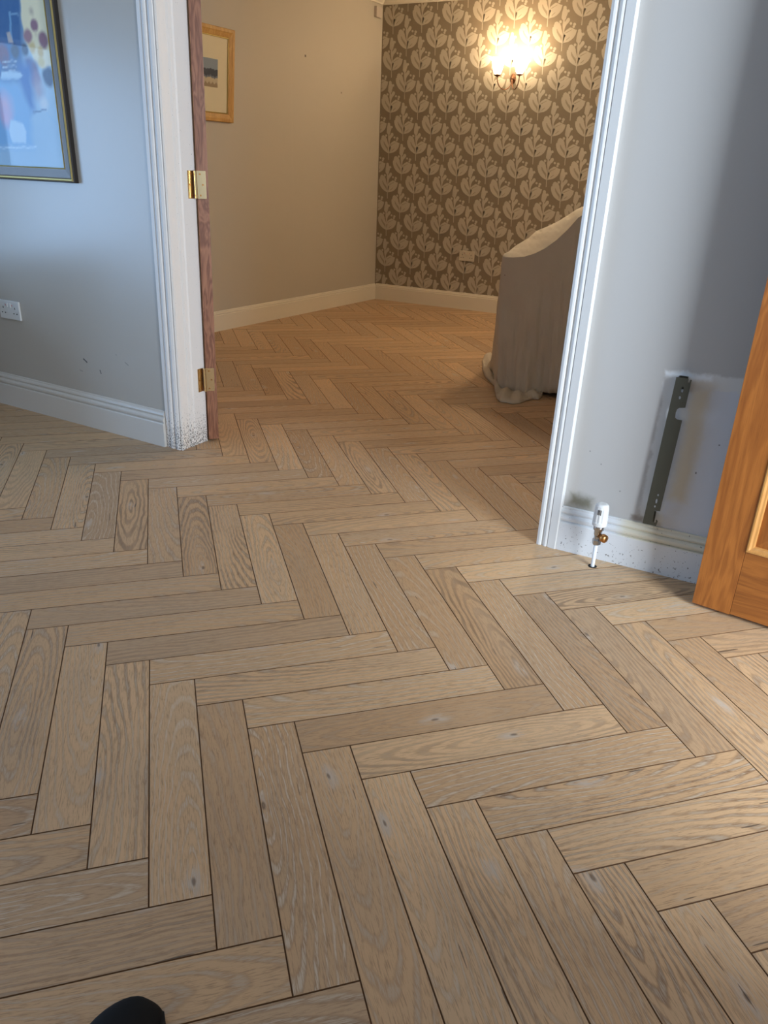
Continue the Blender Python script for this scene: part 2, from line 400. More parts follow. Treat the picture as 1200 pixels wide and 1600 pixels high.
wallbox('wall_side_left', [((-3.1, 0.3, 0), (-3.0, -1.35, H)), ((-3.1, -3.15, 0), (-3.0, -4.4, H)), ((-3.1, -1.35, 1.9), (-3.0, -3.15, H)), ((-3.1, -1.35, 0), (-3.0, -3.15, 0.1))], plain_wall, 'grey side wall with glazed doors')
wallbox('wall_back', [((-3.1, -4.3, 0), (0.1, -4.2, H)), ((1.9, -4.3, 0), (3.0, -4.2, H)), ((0.1, -4.3, 0), (1.9, -4.2, 0.9)), ((0.1, -4.3, 2.1), (1.9, -4.2, H))], plain_wall, 'grey back wall with a window')
for i, (nm, a, b, ax) in enumerate((('window_1', (-3.06, -3.15, 0.1), (-3.03, -1.35, 1.9), 1), ('window_2', (0.1, -4.26, 0.9), (1.9, -4.23, 2.1), 0))):
    bm = bmesh.new(); t = 0.05; a = list(a); b = list(b)
    lo, hi = a[ax], b[ax]; mid = (lo + hi)/2
    for s0, s1, z0, z1 in ((lo, lo+t, a[2], b[2]), (hi-t, hi, a[2], b[2]), (mid-t/2, mid+t/2, a[2], b[2]), (lo, hi, a[2], a[2]+t), (lo, hi, b[2]-t, b[2])):
        p = a[:]; q = b[:]; p[ax], q[ax], p[2], q[2] = s0, s1, z0, z1; box(bm, p, q)
    tag(obj(nm, bm, trim_white), 'white window frame ' + ('in the left side wall' if i == 0 else 'behind the viewer'), 'window', kind='structure')
FA, FB = Vector((-1.555, 2.059)), Vector((-1.422, 4.259)); fd = (FB - FA).normalized(); fn = Vector((fd.y, -fd.x))
FANG = math.atan2(fd.y, fd.x)
MF = Matrix.Translation((FA.x - fn.x*0.016, FA.y - fn.y*0.016, 0)) @ Matrix.Rotation(FANG, 4, 'Z')
wallbox('wall_far_left', [((-1.93, 0, 0), (2.32, 0.1, H))], far_paint, 'taupe painted wall of the far room', MF)
YW = 4.275
wf = wallbox('wall_far', [((-1.6, YW, 0), (3.0, YW + 0.1, H))], paper_bg, 'far wall papered with pale leafy sprigs on brown')
wallbox('wall_far_right', [((2.9, 0.05, 0), (3.0, 4.4, H))], far_paint, 'taupe side wall of the far room')
bm = bmesh.new(); box(bm, (-3.2, -4.4, H), (3.1, 4.5, H + 0.1))
tag(obj('ceiling', bm, ceil_mat), 'white ceiling', 'ceiling', kind='structure')

# wallpaper print: flat sprigs, half-drop repeat
def motif():
    def P(l): return [((x-775 - 0.107*(785-y))/730.0, (785-y)/823.0) for x, y in l]
    def Q(l): return [((x-370 - 0.107*(1220-y))/730.0, (1220-y)/823.0) for x, y in l]
    fg, bg = [], []
    fg.append(P([(767,785),(783,785),(795,610),(779,600)]))
    fg.append(P([(785,625),(740,605),(690,575),(640,530),(600,465),(580,400),(574,340),(582,290),(604,285),(606,245),(622,235),(626,200),(665,178),(700,190),(722,215),(745,232),(762,290),(776,350),(795,415),(812,450),(806,520),(796,610)]))
    bg.append(P([(664,335),(682,332),(696,372),(730,425),(768,470),(778,510),(772,560),(764,575),(748,520),(706,460),(672,400)]))
    bg.append(P([(812,470),(828,462),(826,500),(808,560),(798,592),(800,540)]))
    fg.append(P([(796,625),(850,612),(920,598),(980,565),(1035,515),(1072,455),(1100,365),(1060,358),(1040,345),(1000,325),(955,312),(900,345),(860,372),(835,405),(812,425),(812,452),(842,452),(862,470),(840,505),(822,545),(806,598)]))
    bg.append(P([(850,420),(940,375),(1000,352),(995,362),(930,395),(870,428)]))
    bg.append(P([(866,560),(915,520),(952,498),(940,520),(900,552),(872,575)]))
    fg.append(P([(804,430),(800,330),(795,250),(806,160),(822,130),(840,150),(842,200),(866,160),(896,122),(930,118),(950,142),(946,180),(915,220),(880,250),(852,300),(836,350),(826,430)]))
    def circ(cx, cy, r, f=P, n=10): return f([(cx + r*math.cos(2*PI*i/n), cy + r*math.sin(2*PI*i/n)) for i in range(n)])
    fg += [circ(750,188,29), circ(970,232,27), circ(1048,252,32), circ(1030,300,26)]
    fg.append(P([(722,215),(735,205),(772,300),(764,300)]))
    # tall bud above the sprig
    fg.append(Q([(398,640),(402,600),(376,572),(364,545),(376,500),(378,440),(392,395),(402,360),(470,360),(482,395),(500,420),(494,470),(468,530),(462,565),(432,600),(428,640)]))
    fg += [circ(438,345,36,Q), circ(508,416,31,Q)]
    return fg, bg
fgp, bgp = motif()
def tri_fill(bm, poly, y, mi, ox, oz, s):
    vs = [bm.verts.new((ox + px*s, y, oz + pz*s)) for px, pz in poly]
    f = bm.faces.new(vs); f.material_index = mi
    return f
bm = bmesh.new(); SC = 0.2678
fs = []
for ci in range(-1, 33):
    for rj in range(-1, 9):
        ox = -1.422 + 0.0885 + 0.5*SC*ci; oz = 0.2600 + 0.3205*rj + (0.155 if ci % 2 else 0.0) - 0.003
        if oz > 2.36: continue
        for p in fgp: fs.append(tri_fill(bm, p, YW - 0.0003 - 0.00002*fgp.index(p), 0, ox, oz, SC))
        for q, p in enumerate(bgp): fs.append(tri_fill(bm, p, YW - 0.0006, 1 if q == 1 else 2, ox, oz, SC))
bmesh.ops.triangulate(bm, faces=bm.faces[:])
for xx, sgn in ((-1.43, 1), (2.88, -1)):
    bmesh.ops.bisect_plane(bm, geom=bm.verts[:] + bm.edges[:] + bm.faces[:], plane_co=(xx, 0, 0), plane_no=(sgn, 0, 0), clear_inner=True)
bmesh.ops.bisect_plane(bm, geom=bm.verts[:] + bm.edges[:] + bm.faces[:], plane_co=(0, 0, 0.12), plane_no=(0, 0, 1), clear_inner=True)
bmesh.ops.bisect_plane(bm, geom=bm.verts[:] + bm.edges[:] + bm.faces[:], plane_co=(0, 0, 2.44), plane_no=(0, 0, -1), clear_inner=True)
me = bpy.data.meshes.new('wallpaper_print'); bm.to_mesh(me); bm.free()
o = link('wallpaper_print', me, [paper_fg, paper_bg, paper_mid], wf); o['kind'] = 'stuff'

# coving
cove = [(0, 2.39), (0.012, 2.39), (0.016, 2.40), (0.035, 2.415), (0.06, 2.44), (0.075, 2.465), (0.085, 2.49), (0, 2.49)]
bm = bmesh.new(); sweep(bm, cove, (-1.6, YW - 0.0), (2.9, YW - 0.0), (0, -1)); tag(obj('trim_3', bm, far_trim), 'white coving above the patterned wallpaper', 'coving', kind='structure')
bm = bmesh.new(); a = FA - fn*0.016 - fd*1.85; b = FA - fn*0.016 + fd*2.2; sweep(bm, cove, a, b, fn); tag(obj('trim_4', bm, far_trim), 'white coving above the far taupe wall', 'coving', kind='structure')

# skirting boards
def torus_skirt(h, t=0.018):
    s = h/0.152
    return [(0, 0), (t, 0), (t, 0.098*s), (t-0.0015, 0.101*s), (t-0.008, 0.1025*s), (t-0.0035, 0.107*s), (t-0.0015, 0.113*s), (t-0.002, 0.119*s), (t-0.006, 0.124*s),
            (t-0.0115, 0.1265*s), (t-0.0085, 0.130*s), (t-0.007, 0.135*s), (t-0.009, 0.141*s), (t-0.0125, 0.1455*s), (t-0.0125, 0.150*s), (0.003, 0.152*s), (0, 0.152*s)]
def plain_skirt(h, t=0.016):
    return [(0, 0), (t, 0), (t, h-0.030), (t-0.005, h-0.027), (t-0.003, h-0.020), (t-0.005, h-0.013), (t-0.009, h-0.011), (t-0.009, h-0.004), (t-0.012, h), (0, h)]
ld = Vector((math.cos(LW_ANG), math.sin(LW_ANG))); ln = Vector((ld.y, -ld.x)); l0 = Vector((-0.078, -0.003))
bm = bmesh.new(); sweep(bm, torus_skirt(0.158), l0 - ld*2.9, l0 - ld*0.016, ln)
tag(obj('baseboard_left', bm, skirt_left), 'white moulded skirting under the left grey wall', 'skirting', kind='structure')
bm = bmesh.new(); sweep(bm, torus_skirt(0.152), (1.6535, YR), (2.9, YR), (0, -1))
tag(obj('baseboard_right', bm, skirt_right), 'white moulded skirting with brown spots right of the doorway', 'skirting', kind='structure')
bm = bmesh.new(); sweep(bm, plain_skirt(0.143), FA - fn*0.016 - fd*1.85, FA - fn*0.016 + fd*2.216, fn)
tag(obj('baseboard_far_left', bm, far_trim), 'white skirting under the far taupe wall', 'skirting', kind='structure')
bm = bmesh.new(); sweep(bm, plain_skirt(0.145), (-1.424, YW), (2.9, YW), (0, -1))
tag(obj('baseboard_far', bm, far_trim), 'white skirting under the patterned wallpaper', 'skirting', kind='structure')

# door surrounds: moulded architrave and lining, slightly out of plumb
left_prof = [(-0.094, -0.004), (-0.091, -0.008), (-0.074, -0.010), (-0.070, -0.005), (-0.066, -0.012), (-0.056, -0.015), (-0.048, -0.013), (-0.043, -0.005), (-0.038, -0.012),
             (-0.026, -0.016), (-0.014, -0.013), (-0.010, -0.006), (-0.006, -0.012), (0.0, -0.008), (0.001, 0.004), (-0.004, 0.010),
             (-0.004, 0.040), (-0.008, 0.044), (0.000, 0.048), (0.002, 0.062), (-0.004, 0.068), (-0.009, 0.071), (-0.003, 0.078), (-0.001, 0.136), (-0.001, 0.150), (-0.078, 0.150), (-0.078, 0.0), (-0.094, 0.0)]
bm = bmesh.new(); prism(bm, left_prof, 0.0, 2.12, shear=(0.018, 0))
tag(obj('trim_1', bm, jamb_white), 'white moulded door surround with chipped dirty foot left of the doorway', 'door frame', kind='structure')
right_prof = [(1.584, -0.048), (1.586, -0.058), (1.594, -0.061), (1.600, -0.060), (1.603, -0.055), (1.606, -0.055), (1.609, -0.060), (1.615, -0.0625), (1.620, -0.0615),
              (1.6225, -0.058), (1.625, -0.062), (1.650, -0.066), (1.653, -0.064), (1.6535, -0.0435), (1.5885, -0.0435), (1.5885, -0.02)]
bm = bmesh.new(); prism(bm, right_prof[:14] + [(1.584, -0.0435)], 0.0, 2.12, shear=(0.008, 0))
prism(bm, [(1.588, -0.0437), (1.603, -0.0437), (1.603, YR+0.13), (1.588, YR+0.13)], 0.0, 2.12, shear=(0.008, 0))
tag(obj('trim_2', bm, trim_white), 'white moulded door surround right of the doorway', 'door frame', kind='structure')

# ------------------------------------------------------------------ door_1: leaf folded back at the left jamb, edge on, two brass hinges
SH = 0.018
MD = Matrix(((1, 0, SH, 0), (0, 1, 0, 0), (0, 0, 1, 0), (0, 0, 0, 1))) @ Matrix.Translation((0.0145, 0.1405, 0)) @ Matrix.Rotation(math.radians(135), 4, 'Z')
d1 = empty('door_1', (0.010, 0.139, 0)); tag(d1, 'oak door standing open behind the left jamb, seen edge on', 'door', kind='structure')
TH = 0.043
def inv(o, parent): o.matrix_parent_inverse = Matrix.Translation(parent.location).inverted()
bm = bmesh.new(); box(bm, (0.001, -TH, 0.012), (0.76, 0.0, 2.04), MD, 0.0015)
o = obj('door_leaf', bm, oak_edge, d1); inv(o, d1)
for z0 in (0.231, 1.000):
    bm = bmesh.new()
    box(bm, (-0.0012, -0.034, z0), (0.0012, 0.001, z0+0.1), MD, 0.0004)               # leaf on the door edge
    c = MD @ Vector((-0.004, 0.004, z0)); bm2 = bmesh.new()
    lathe(bm2, [(0.0045, 0), (0.0052, 0.002), (0.0052, 0.098), (0.0045, 0.1)], Matrix.Translation(c), 12)
    me = bpy.data.meshes.new('t'); bm2.to_mesh(me); bm2.free(); bm.from_mesh(me); bpy.data.meshes.remove(me)
    x0 = 0.0 + SH*z0
    box(bm, (x0 - 0.001, 0.105, z0), (x0 + 0.0012, 0.136, z0+0.1), Matrix(((1, 0, SH, -SH*z0), (0, 1, 0, 0), (0, 0, 1, 0), (0, 0, 0, 1))), 0.0004)   # leaf on the jamb
    h = obj('hinge', bm, brass, d1); inv(h, d1); h['label'] = 'brass butt hinge'
    for (yy, zz) in ((-0.012, 0.012), (-0.022, 0.05), (-0.012, 0.088)):
        bm = bmesh.new(); lathe(bm, [(0.0034, -0.0008), (0.0034, 0.0006)], MD @ Matrix.Translation((-0.0018, yy, z0+zz)) @ Matrix.Rotation(PI/2, 4, 'Y'), 10)
        s = obj('screw', bm, copper, h)
    for (yy, zz) in ((0.125, 0.012), (0.115, 0.05), (0.125, 0.088)):
        bm = bmesh.new(); lathe(bm, [(0.0034, -0.0004), (0.0034, 0.0010)], Matrix.Translation((x0 + SH*zz + 0.0012, yy, z0+zz)) @ Matrix.Rotation(PI/2, 4, 'Y'), 10)
        s = obj('screw', bm, copper, h)

# ------------------------------------------------------------------ door_2: panelled oak door opened against the right wall
D2A = Vector((2.103, -0.206)); D2B = Vector((2.308, -0.236)); d2 = (D2B - D2A).normalized()
M2 = Matrix.Rotation(math.atan2(d2.y, d2.x), 4, 'Z')
door2 = empty('door_2', (D2A.x, D2A.y, 0), math.atan2(d2.y, d2.x)); tag(door2, 'orange oak panelled door standing open by the right wall', 'door', kind='structure')
TD = 0.040; WD = 0.762; HD = 1.99; Z0 = 0.010; SW = 0.104; RB = 0.205
def dpart(name, a, b, mat, bev=0.001):
    bm = bmesh.new(); box(bm, a, b, None, bev); return obj(name, bm, mat, door2)
dpart('stile', (0, 0, Z0), (SW, TD, HD), oak_door)
dpart('stile', (WD-SW, 0, Z0), (WD, TD, HD), oak_door)
dpart('bottom_rail', (SW+0.0006, 0.0003, Z0+0.002), (WD-SW-0.0006, TD-0.0003, RB+0.004), oak_door_h)
dpart('lock_rail', (SW+0.0006, 0.0003, 0.86), (WD-SW-0.0006, TD-0.0003, 1.02), oak_door_h)
dpart('top_rail', (SW+0.0006, 0.0003, HD-0.11), (WD-SW-0.0006, TD-0.0003, HD-0.002), oak_door_h)
dpart('muntin', (WD/2-0.05, 0.0003, RB+0.0045), (WD/2+0.05, TD-0.0003, 0.8595), oak_door)
dpart('muntin', (WD/2-0.05, 0.0003, 1.0205), (WD/2+0.05, TD-0.0003, HD-0.1105), oak_door)
mould_prof = [(0, 0.0), (0.003, 0.004), (0.007, 0.004), (0.0085, 0.0015), (0.012, -0.002), (0.017, -0.0035), (0.0195, -0.008), (0.0195, -0.016), (0, -0.016)]
for (x0, x1) in ((SW, WD/2-0.05), (WD/2+0.05, WD-SW)):
    for (z0, z1) in ((RB+0.004, 0.86), (1.02, HD-0.11)):
        bm = bmesh.new()                                                        # mitred bead round the panel
        ring = []
        for p, q in mould_prof:
            ring.append([bm.verts.new((x, -q, z)) for x, z in ((x0+p, z0+p), (x1-p, z0+p), (x1-p, z1-p), (x0+p, z1-p))])
        k = len(ring)
        for i in range(k):
            for j in range(4): bm.faces.new((ring[i][j], ring[i][(j+1) % 4], ring[(i+1) % k][(j+1) % 4], ring[(i+1) % k][j]))
        obj('panel_moulding', bm, oak_mould, door2)
        bm = bmesh.new(); a, b = 0.019, 0.065                                   # raised and fielded panel
        v = [[bm.verts.new((x, y, z)) for x, z in ((x0+p, z0+p), (x1-p, z0+p), (x1-p, z1-p), (x0+p, z1-p))] for p, y in ((0.001, 0.028), (0.001, 0.012), (a, 0.012), (b, 0.005), (b+0.002, 0.003))]
        for i in range(4):
            for j in range(4): bm.faces.new((v[i][j], v[i][(j+1) % 4], v[i+1][(j+1) % 4], v[i+1][j]))
        bm.faces.new(v[4]); bm.faces.new(v[0][::-1])
        obj('door_panel', bm, oak_door, door2)

# ------------------------------------------------------------------ dust sheet over an armchair
YF = 1.76
def fr(px, py): return hit(px, py, (0, YF, 0), (0, 1, 0))
def bk(px, py, Y): return hit(px, py, (0, Y, 0), (0, 1, 0))
top_front = [fr(785, 402), fr(803, 402.5), fr(820, 401), fr(836, 396), fr(852, 388), fr(870, 375), fr(888, 358), fr(904, 340)]
top_back = [bk(789, 398, 1.80), bk(806, 384, 2.02), bk(826, 372, 2.16), bk(838, 361, 2.24), bk(858, 353, 2.30), bk(872, 346, 2.34), bk(888, 336, 2.38), bk(903, 326, 2.40)]
top_front += [Vector((1.20, YF, 1.00)), Vector((1.34, YF, 1.04)), Vector((1.46, YF, 1.04))]
top_back += [Vector((1.15, 2.42, 1.06)), Vector((1.32, 2.42, 1.07)), Vector((1.46, 2.42, 1.05))]
nF = len(top_front)
def fnoise(a, b=0.0, c=0.0):
    return math.sin(a*3.1 + 1.3*b) * 0.5 + math.sin(a*7.7 + 2.1*b + c) * 0.3 + math.sin(a*15.1 - 1.7*b + 2*c) * 0.2
bm = bmesh.new()
# ring outlines: front (left to right), right side, back (right to left), left side
def outline(front, back, ns=6):
    pts = list(front)
    pts += [front[-1].lerp(back[-1], i/ns) for i in range(1, ns)]
    pts += list(reversed(back))
    pts += [back[0].lerp(front[0], i/ns) for i in range(1, ns)]
    return pts
def resample(pts, n):
    seg = [(pts[(i+1) % len(pts)] - pts[i]).length for i in range(len(pts))]; T = sum(seg); out = []
    for k in range(n):
        s = T*k/n; i = 0
        while s > seg[i] and i < len(seg)-1: s -= seg[i]; i += 1
        out.append(pts[i].lerp(pts[(i+1) % len(pts)], s/max(seg[i], 1e-6)))
    return out
NSEG = 150
def dense(poly, m=13):                                                          # corner to corner, fixed share of samples per side
    out = []
    for (P, k) in poly:
        P = [Vector(p) for p in P]; seg = [(P[i+1]-P[i]).length for i in range(len(P)-1)]; T = sum(seg)
        for j in range(k):
            s = T*j/k; i = 0
            while s > seg[i] and i < len(seg)-1: s -= seg[i]; i += 1
            out.append(P[i].lerp(P[i+1], s/max(seg[i], 1e-6)))
    return out
KF, KR, KB, KL = 96, 24, 60, 36
topring = dense([(top_front, KF), ([top_front[-1], top_back[-1]], KR), (list(reversed(top_back)), KB), ([top_back[0], top_back[0].lerp(top_front[0], 0.5), top_front[0]], KL)])
cFL = hfloor(785, 612) ; cFL = Vector((0.765, YF + 0.02, 0.0))
botF = [cFL, Vector((0.90, YF - 0.01, 0)), Vector((1.02, YF+0.03, 0.02)), Vector((1.10, YF+0.03, 0.028)), Vector((1.5, YF, 0.02))]
botB = [Vector((1.52, 2.55, 0)), Vector((0.9, 2.60, 0)), Vector((0.47, 2.62, 0))]
botring = dense([(botF, KF), ([botF[-1], botB[0]], KR), (botB, KB), ([botB[-1], Vector((0.565, 2.18, 0)), Vector((0.60, 2.10, 0)), botF[0]], KL)])
NT_ = len(topring); LV = 26; rows = []
for j in range(LV):
    t = j/(LV-1); row = []
    for i in range(NT_):
        a = topring[i]; b = botring[i]
        p = a.lerp(b, t)
        # cloth hangs nearly plumb then flares near the floor
        g = t**1.5; p.x = a.x + (b.x-a.x)*g; p.y = a.y + (b.y-a.y)*g
        nb = topring[(i+1) % NT_] - topring[i-1]; nn = Vector((nb.y, -nb.x, 0)); nn = nn.normalized() if nn.length > 1e-5 else Vector((0, -1, 0))
        amp = 0.010*min(1, t*3) + 0.014*t*t
        if i < KF: amp *= 0.65
        u = i/NT_*2*PI
        d = amp*(fnoise(u*3.4, t*1.2) + 0.35*fnoise(u*9 + t*2.5, 1.0))
        if KF + KR + KB <= i: d += 0.016*t*math.sin((i - KF-KR-KB)/KL*PI*5)
        if i < KF:
            s_ = i/KF
            d += 0.005*math.sin((s_*2.6 - t*1.1)*9 + 0.6*math.sin(t*7))*min(1, t*5) + 0.004*math.sin((s_ + t*1.7)*13 + 1)*min(1, t*4) + 0.003*math.sin(s_*40 + t*11)*t
        p += nn*d
        row.append(bm.verts.new(p))
    rows.append(row)
for j in range(LV-1):
    for i in range(NT_): bm.faces.new((rows[j][i], rows[j][(i+1) % NT_], rows[j+1][(i+1) % NT_], rows[j+1][i]))
# top surface: grid between the front and back edges
M_ = 8
backrow = [rows[0][(KF+KR+KB - round(i/KF*KB)) % NT_] for i in range(KF+1)]
grid = [[rows[0][i] if i < KF else rows[0][KF] for i in range(KF+1)]]
for s in range(1, M_):
    line = []
    for i in range(KF+1):
        a = rows[0][min(i, KF)].co; b = backrow[i].co; p = a.lerp(b, s/M_); p.z += 0.010*math.sin(PI*s/M_) + 0.003*fnoise(i*0.2, s); line.append(bm.verts.new(p))
    grid.append(line)
grid.append(backrow)
for s in range(M_):
    for i in range(KF):
        q = [grid[s][i], grid[s][i+1], grid[s+1][i+1], grid[s+1][i]]; u = []
        for v in q:
            if v not in u: u.append(v)
        if len(u) >= 3:
            try: bm.faces.new(u)
            except ValueError: pass
# hem spilling on the floor at the near corner and down the left side
hem_px = [(765, 552), (757, 556), (753, 566), (754, 578), (758, 590), (766, 598), (772, 604), (773, 612), (776, 624), (782, 629), (792, 630), (800, 632), (812, 631), (822, 627), (832, 624), (841, 625), (847, 621), (848, 615)]
hem = [hfloor(x, y) for x, y in hem_px]
start = KF+KR+KB + 14
idx = [(start + round(k*(KL-14+36)/(len(hem)*3))) % NT_ for k in range(len(hem)*3 + 1)]
N3 = len(hem)*3; prev = None
for k in range(N3 + 1):
    f = min(k/3.0, len(hem)-1.0001); a = hem[int(f)].lerp(hem[int(f)+1], f-int(f)) if int(f)+1 < len(hem) else hem[-1]
    v0 = rows[LV-1][idx[k]]; base = v0.co
    col = [v0]
    for s in (0.2, 0.45, 0.7, 0.88, 1.0):
        p = base.lerp(a, s)
        hgt = 0.030*math.sin(PI*min(1, s*1.05))*(0.75 + 0.5*math.sin(k*0.75)) + 0.012*(1-s)
        if s >= 1: hgt = 0.003
        elif s > 0.8: hgt += 0.012
        p.z = max(hgt, 0.003); col.append(bm.verts.new(p))
    if prev:
        for s in range(5):
            q = [prev[s], col[s], col[s+1], prev[s+1]]; u = []
            for v in q:
                if v not in u: u.append(v)
            if len(u) >= 3:
                try: bm.faces.new(u)
                except ValueError: pass
    prev = col
for v in bm.verts: v.co.z = max(v.co.z, 0.003)
sh = obj('dust_sheet', bm, sheet_mat, None, True)
sh.data.set_sharp_from_angle(angle=math.radians(48))
so = sh.modifiers.new('thick', 'SOLIDIFY'); so.thickness = 0.002; so.offset = 0
tag(sh, 'cream cotton dust sheet draped to the floor over an armchair in the far room', 'sheet')

# ------------------------------------------------------------------ twin-arm wall sconce
bulb_on = NT('lit_frosted_glass'); bulb_on = bulb_on.fin((1, 0.9, 0.75), 0.4, 0.0, Emission_Color=(1.0, 0.78, 0.5, 1), Emission_Strength=12.0)
antique = simple('antique_bronze', srgb(130, 92, 70), 0.35, 0.8)
def sconce(X, label, power=6.3):
    Y = YW; z = 1.835
    r = empty('wall_sconce', (X, Y, z)); tag(r, label, 'wall lamp')
    bm = bmesh.new(); lathe(bm, [(0.001, -0.001), (0.022, 0.0), (0.024, 0.006), (0.020, 0.012), (0.012, 0.016), (0.010, 0.026), (0.001, 0.030)], Matrix.Scale(1.5, 4, (0, 0, 1)) @ Matrix.Rotation(PI/2, 4, 'X'), 24)
    obj('backplate', bm, antique, r, True)
    for s in (-1, 1):
        cx, cy, cz = 0.092*s, -0.12, 0.012
        pts = []
        for k in range(15):
            a = k/14; ang = PI*a
            pts.append((cx*(1-math.cos(ang))/2, cy*(0.2 + 0.8*(1-math.cos(ang))/2), 0.0 - 0.088*math.sin(ang)**0.9 + cz*a))
        bm = bmesh.new(); tube(bm, pts, 0.0042, 10); obj('arm', bm, antique, r, True)
        bm = bmesh.new(); lathe(bm, [(0.004, -0.012), (0.010, -0.006), (0.026, 0.0), (0.027, 0.004), (0.014, 0.008), (0.012, 0.02)], Matrix.Translation((cx, cy, cz)), 20); obj('cup', bm, antique, r, True)
        bm = bmesh.new()
        lathe(bm, [(0.020, 0.008), (0.030, 0.02), (0.036, 0.04), (0.041, 0.065), (0.050, 0.095), (0.066, 0.118), (0.0655, 0.119), (0.048, 0.097), (0.038, 0.066), (0.033, 0.04), (0.027, 0.021), (0.016, 0.010)], Matrix.Translation((cx, cy, cz)), 28)
        o = obj('lamp_shade', bm, bulb_on, r, True); o['label'] = 'glowing frosted glass bell shade'
        d = bpy.data.lights.new('bulb_light', 'POINT'); d.energy = power; d.color = (1.0, 0.74, 0.46); d.shadow_soft_size = 0.03
        lo = bpy.data.objects.new('bulb_light', d); COL.objects.link(lo); lo.parent = r; lo.location = (cx, cy, cz + 0.15)
    return r
sconce(-1.422 + 1.192, 'lit twin arm wall lamp with frosted shades on the patterned wallpaper')
sconce(1.75, 'second lit twin arm wall lamp added unseen on the same wallpaper to brighten the far room', 11)  # unseen extra lamp, added to brighten the far room

# unseen ceiling lamp, added as general light for the far room
cl = empty('added_ceiling_lamp', (1.0, 2.75, H)); tag(cl, 'white glass ceiling lamp added unseen above the view to light the far room', 'lamp')
bm = bmesh.new(); lathe(bm, [(0.06, 0.0), (0.06, -0.02), (0.008, -0.03), (0.008, -0.12)], None, 20); obj('ceiling_rose', bm, plastic_far, cl, True)
bm = bmesh.new(); lathe(bm, [(0.02, -0.12), (0.10, -0.15), (0.15, -0.21), (0.148, -0.212), (0.098, -0.155), (0.02, -0.13)], None, 28); obj('lamp_shade', bm, plastic_far, cl, True)
d = bpy.data.lights.new('added_ceiling_bulb', 'POINT'); d.energy = 38; d.color = (1.0, 0.82, 0.60); d.shadow_soft_size = 0.12
lo = bpy.data.objects.new('added_ceiling_bulb', d); COL.objects.link(lo); lo.parent = cl; lo.location = (0, 0, -0.26)

# ------------------------------------------------------------------ sockets
def socket(name, M, mat, label, group=None):
    r = empty(name, (0, 0, 0)); r.matrix_world = M; tag(r, label, 'socket', group)
    bm = bmesh.new(); box(bm, (-0.073, -0.0095, -0.043), (0.073, 0.0, 0.043), None, 0.003); obj('face_plate', bm, mat, r)
    for s in (-1, 1):
        bm = bmesh.new(); box(bm, (s*0.011-0.0055, -0.0125, 0.012), (s*0.011+0.0055, -0.0090, 0.031), Matrix.Identity(4), 0.0012); obj('switch', bm, mat, r)
        for (dx, dz, wx, wz) in ((0, 0.014, 0.0022, 0.0045), (-0.011, -0.010, 0.0036, 0.0022), (0.011, -0.010, 0.0036, 0.0022)):
            cx = s*0.042 + (0 if s < 0 else 0)
            bm = bmesh.new(); box(bm, (cx+dx-wx, -0.0100, dz-wz-0.004), (cx+dx+wx, -0.0090, dz+wz-0.004)); obj('pin_hole', bm, dark, r)
    for s in (-1, 1):
        bm = bmesh.new(); box(bm, (s*0.0235-0.0016, -0.0100, 0.018), (s*0.0235+0.0016, -0.0090, 0.026)); obj('switch_mark', bm, simple('red_mark', (0.5, 0.02, 0.02), 0.5), r)
    return r
pL = ML @ Vector((0.187 - 1.147, 0, 0)); 
socket('wall_socket', ML @ Matrix.Translation((0.185 - 1.147 + 0.0, 0.0, 0.474)), plastic, 'white double socket low on the left grey wall')
socket('wall_socket', Matrix.Translation((-1.422 + 0.911, YW - 0.0008, 0.462)), plastic_far, 'cream double socket low on the patterned wallpaper')

# ------------------------------------------------------------------ framed painting on the left wall
import_pic = empty('framed_painting', (0, 0, 0)); import_pic.matrix_world = ML @ Matrix.Translation((0, -0.0005, 0))
tag(import_pic, 'large abstract painting in a silver and gold frame on the left grey wall', 'painting')
def uL(u): return u - 1.147
PX0, PX1, PZ0, PZ1 = uL(-0.36), uL(0.757), 1.036, 1.86
def frame_ring(bm, x0, x1, z0, z1, prof):       # prof: (inward, outward from wall)
    ring = [[bm.verts.new((x, -q, z)) for x, z in ((x0+p, z0+p), (x1-p, z0+p), (x1-p, z1-p), (x0+p, z1-p))] for p, q in prof]
    k = len(ring)
    for i in range(k):
        for j in range(4): bm.faces.new((ring[i][j], ring[i][(j+1) % 4], ring[(i+1) % k][(j+1) % 4], ring[(i+1) % k][j]))
silver = simple('brushed_silver', srgb(118, 112, 108), 0.45, 0.7, var=0.2)
gold = simple('antique_gold', srgb(206, 184, 120), 0.35, 0.8)
black_edge = simple('dark_frame_side', srgb(44, 38, 34), 0.5)
for nm, mat, prof in (('frame_side', black_edge, [(0, 0.0), (0, 0.017), (0.003, 0.021), (0.0045, 0.021), (0.0045, 0.0)]),
                      ('frame_gold_bead', gold, [(0.0046, 0.0), (0.0046, 0.021), (0.0085, 0.025), (0.0125, 0.024), (0.0145, 0.021), (0.0145, 0.0)]),
                      ('frame_silver_face', silver, [(0.0146, 0.0), (0.0146, 0.0205), (0.018, 0.022), (0.046, 0.018), (0.049, 0.018), (0.049, 0.0)]),
                      ('frame_inner_bead', gold, [(0.0491, 0.0), (0.0491, 0.020), (0.0515, 0.021), (0.054, 0.018), (0.054, 0.0)])):
    bm = bmesh.new(); frame_ring(bm, PX0, PX1, PZ0, PZ1, prof); obj(nm, bm, mat, import_pic)
